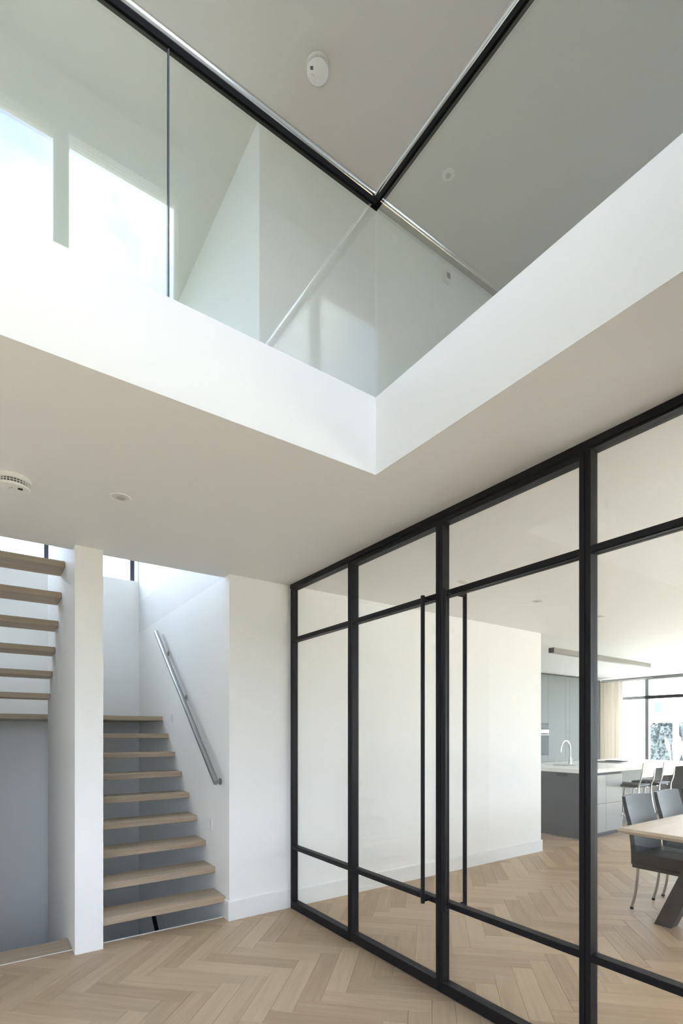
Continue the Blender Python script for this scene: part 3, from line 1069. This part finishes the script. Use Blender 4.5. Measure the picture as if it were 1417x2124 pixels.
for cxx in (4.09, 5.84):
    for sgn in (1, -1):
        bm = bmesh.new()
        y_f = 1.29 + sgn * .40
        y_t = 1.29 + sgn * .105
        hw = .058
        z_t = TZ - .05
        prism(bm, [(y_f - hw, 0), (y_f + hw, 0), (y_t + hw, z_t), (y_t - hw, z_t)] if True else [], cxx - .055 + (0.0 if sgn > 0 else .004), cxx + .055 - (0.004 if sgn > 0 else 0.0), 'x')
        obj('leg', bm, 'table_steel', t, bevel=.002)
    box('mount_plate', cxx - .06, cxx + .06, TY0 + .08, TY1 - .08, TZ - .052, TZ - .042, 'table_steel', t)

ch = thing('dining_chair', 'dark grey leather dining chair at the table, nearest the glazing', 'chair', (0, 0, 0), 0, 'leather dining chairs')
# local: faces -y, origin on the floor under the seat centre; back at +y
hwid = .225
# backrest: curved leather slab
cl = smooth_curve([(0, .215, .37), (0, .222, .50), (0, .245, .66), (0, .280, .80), (0, .300, .895)], 5)
bm = bmesh.new()
nx = 8
F_, B_ = [], []
for k, p in enumerate(cl):
    tt = k / (len(cl) - 1)
    th = .040 - .014 * tt
    w_ = hwid - .012 * tt
    F_.append([bm.verts.new((w_ * (2 * i / nx - 1), p.y - th / 2 + .018 * (1 - (2 * i / nx - 1) ** 2), p.z + .006 * (1 - (2 * i / nx - 1) ** 2) * tt)) for i in range(nx + 1)])
    B_.append([bm.verts.new((w_ * (2 * i / nx - 1), p.y + th / 2 + .018 * (1 - (2 * i / nx - 1) ** 2), p.z + .006 * (1 - (2 * i / nx - 1) ** 2) * tt)) for i in range(nx + 1)])
K = len(cl)
for k in range(K - 1):
    for i in range(nx):
        bm.faces.new((F_[k][i], F_[k][i + 1], F_[k + 1][i + 1], F_[k + 1][i]))
        bm.faces.new((B_[k][i + 1], B_[k][i], B_[k + 1][i], B_[k + 1][i + 1]))
    bm.faces.new((F_[k][0], F_[k + 1][0], B_[k + 1][0], B_[k][0]))
    bm.faces.new((F_[k + 1][nx], F_[k][nx], B_[k][nx], B_[k + 1][nx]))
for i in range(nx):
    bm.faces.new((F_[0][i + 1], F_[0][i], B_[0][i], B_[0][i + 1]))
    bm.faces.new((F_[K - 1][i], F_[K - 1][i + 1], B_[K - 1][i + 1], B_[K - 1][i]))
obj('backrest', bm, 'leather_grey', ch, world=False, smooth=True)
bm = bmesh.new()
bx(bm, -hwid, hwid, -.235, .202, .365, .465)
obj('seat', bm, 'leather_grey', ch, world=False, bevel=.016, seg=3, smooth=True)
bm = bmesh.new()
bx(bm, -hwid + .004, hwid - .004, -.231, .232, .342, .368)
obj('skirt', bm, 'leather_grey', ch, world=False, bevel=.004)
for sx in (-1, 1):
    for pts in ([(sx * .19, .198, .35), (sx * .19, .206, .24), (sx * .188, .222, .12), (sx * .186, .250, 0.008)],
                [(sx * .19, -.205, .35), (sx * .19, -.20, .22), (sx * .19, -.205, .11), (sx * .19, -.215, 0.008)]):
        bm = bmesh.new()
        tube(bm, smooth_curve(pts, 6), .0105, 12)
        lg = obj('leg', bm, 'steel_leg', ch, world=False, smooth=True)
        bm = bmesh.new()
        p = pts[-1]
        tube(bm, [(p[0], p[1], 0.0), (p[0], p[1] - .003, 0.016)], .0125, 12)
        obj('glide', bm, 'gasket', lg, world=False, smooth=True)
CHY = 1.752
ch.location = (4.427, CHY, 0)
dup(ch, (4.977, CHY, 0), 0, 'dark grey leather dining chair at the table, second from the glazing')
dup(ch, (5.527, CHY, 0), 0, 'dark grey leather dining chair at the table, farthest from the glazing')

# ------------------------------------------------------------------ garden seen through the kitchen window


def hedge(label, x0, x1, y0, y1, z1, n, group):
    t = thing('hedge', label, 'hedge', ((x0 + x1) / 2, (y0 + y1) / 2, -.3), group=group)
    bm = bmesh.new()
    bx(bm, x0, x1, y0, y1, -.3, z1 - .12)
    obj('core', bm, 'hedge_leaf', t)
    bm = bmesh.new()
    rnd = random.Random(int((x0 + y0) * 10))
    for _ in range(n):
        p = Vector((rnd.uniform(x0, x1), rnd.uniform(y0, y1), rnd.uniform(-.3, z1)))
        side = rnd.random()
        if side < .25:
            p.z = z1 - .1 + rnd.uniform(-.04, .10)
        elif x1 - x0 < y1 - y0:
            p.x = rnd.choice((x0, x1)) + rnd.uniform(-.06, .06)
        else:
            p.y = rnd.choice((y0, y1)) + rnd.uniform(-.06, .06)
        s_ = rnd.uniform(.04, .08)
        q = Matrix.Rotation(rnd.uniform(0, 6.28), 3, 'Z') @ Matrix.Rotation(rnd.uniform(-1.2, 1.2), 3, 'X')
        bm.faces.new([bm.verts.new(p + q @ Vector(v) * s_) for v in ((-1, 0, 0), (0, -.5, .1), (1, 0, 0), (0, .5, .1))])
    o = obj('leaves', bm, 'hedge_leaf', t)
    o['kind'] = 'stuff'
    return t


hedge('clipped dark hedge in the garden right of the white post', 20.15, 20.85, 4.5, 7.86, 1.78, 4500, 'garden hedges')
hedge('clipped dark hedge in the garden left of the white post', 20.15, 20.85, 8.07, 8.95, 1.78, 1600, 'garden hedges')
th = hedge('tall hedge added to block low sky from the living room, out of the picture', 3.4, 17.0, -9.7, -9.0, 2.9, 6000, 'garden hedges')  # unseen, added to keep low sky light off the living room wall
th['kind'] = 'structure'
o = box('garden_post', 19.75, 19.9, 7.80, 7.94, -.3, 1.95, 'render_white', None, .01)
tag(boxes('garden_wall', [(20.2, 20.4, 9.05, 14.0, -.3, 2.1), (20.16, 20.44, 9.05, 14.0, 2.1, 2.16)], 'render_white'), 'white rendered garden wall left of the dark hedge', 'wall')
tag(o, 'white garden post standing between the two dark hedges', 'post')
rnd = random.Random(3)
for k, (gx_, gy_) in enumerate(((14.2, 6.55), (15.3, 6.1), (14.0, 5.25))):
    t = thing('pampas_grass', ['pale plumed pampas grass outside, nearest the window mullion', 'pale plumed pampas grass outside, middle clump', 'pale plumed pampas grass outside, rightmost clump'][k],
              'plant', (gx_, gy_, -.3), group='pampas grasses outside the window')
    bm = bmesh.new()
    for _ in range(70):
        a = rnd.uniform(0, 6.28); r_ = rnd.uniform(.1, .45); hgt = rnd.uniform(.7, 1.15)
        w_ = .008
        d_ = Vector((math.cos(a), math.sin(a), 0)); s_ = Vector((-d_.y, d_.x, 0)) * w_
        prev = None
        for q in range(5):
            f = q / 4
            c = d_ * (.04 + r_ * f * f) + Vector((0, 0, hgt * (f - .25 * f * f)))
            vs = (bm.verts.new(c - s_ * (1 - f * .9)), bm.verts.new(c + s_ * (1 - f * .9)))
            if prev:
                bm.faces.new((prev[0], prev[1], vs[1], vs[0]))
            prev = vs
    o = obj('blades', bm, 'grass_blade', t, world=False)
    o['kind'] = 'stuff'
    for _ in range(6):
        a = rnd.uniform(0, 6.28); r_ = rnd.uniform(.08, .28); hgt = rnd.uniform(1.35, 1.72)
        bm = bmesh.new()
        pts = [(math.cos(a) * r_ * f * f, math.sin(a) * r_ * f * f, hgt * f) for f in (0, .3, .6, .75, .82, .9, .96, 1.0)]
        tube(bm, pts, [.006, .006, .006, .02, .045, .05, .03, .006], 8)
        obj('plume', bm, 'grass_plume', t, world=False, smooth=True)
# neighbouring house
t = thing('house', 'white rendered neighbouring house far beyond the garden hedge', 'house', (44, 22, -.3))
box('wall', 40, 48, 12, 32, -.3, 6.2, 'render_white', t)
bm = bmesh.new()
prism(bm, [(39.4, 6.2), (48.6, 6.2), (44, 9.0)], 11.6, 32.4, 'y')
obj('roof', bm, 'roof_tile', t)
for yy, zz in ((17.03, 3.3), (20.4, 3.3), (24, 3.3), (14, 3.3), (17, 0.9)):
    wn = box('window', 39.95, 40.02, yy - .32, yy + .32, zz - .40, zz + .40, 'render_white', t)
    box('pane', 39.93, 39.955, yy - .25, yy + .25, zz - .33, zz + .33, 'house_glass', wn)
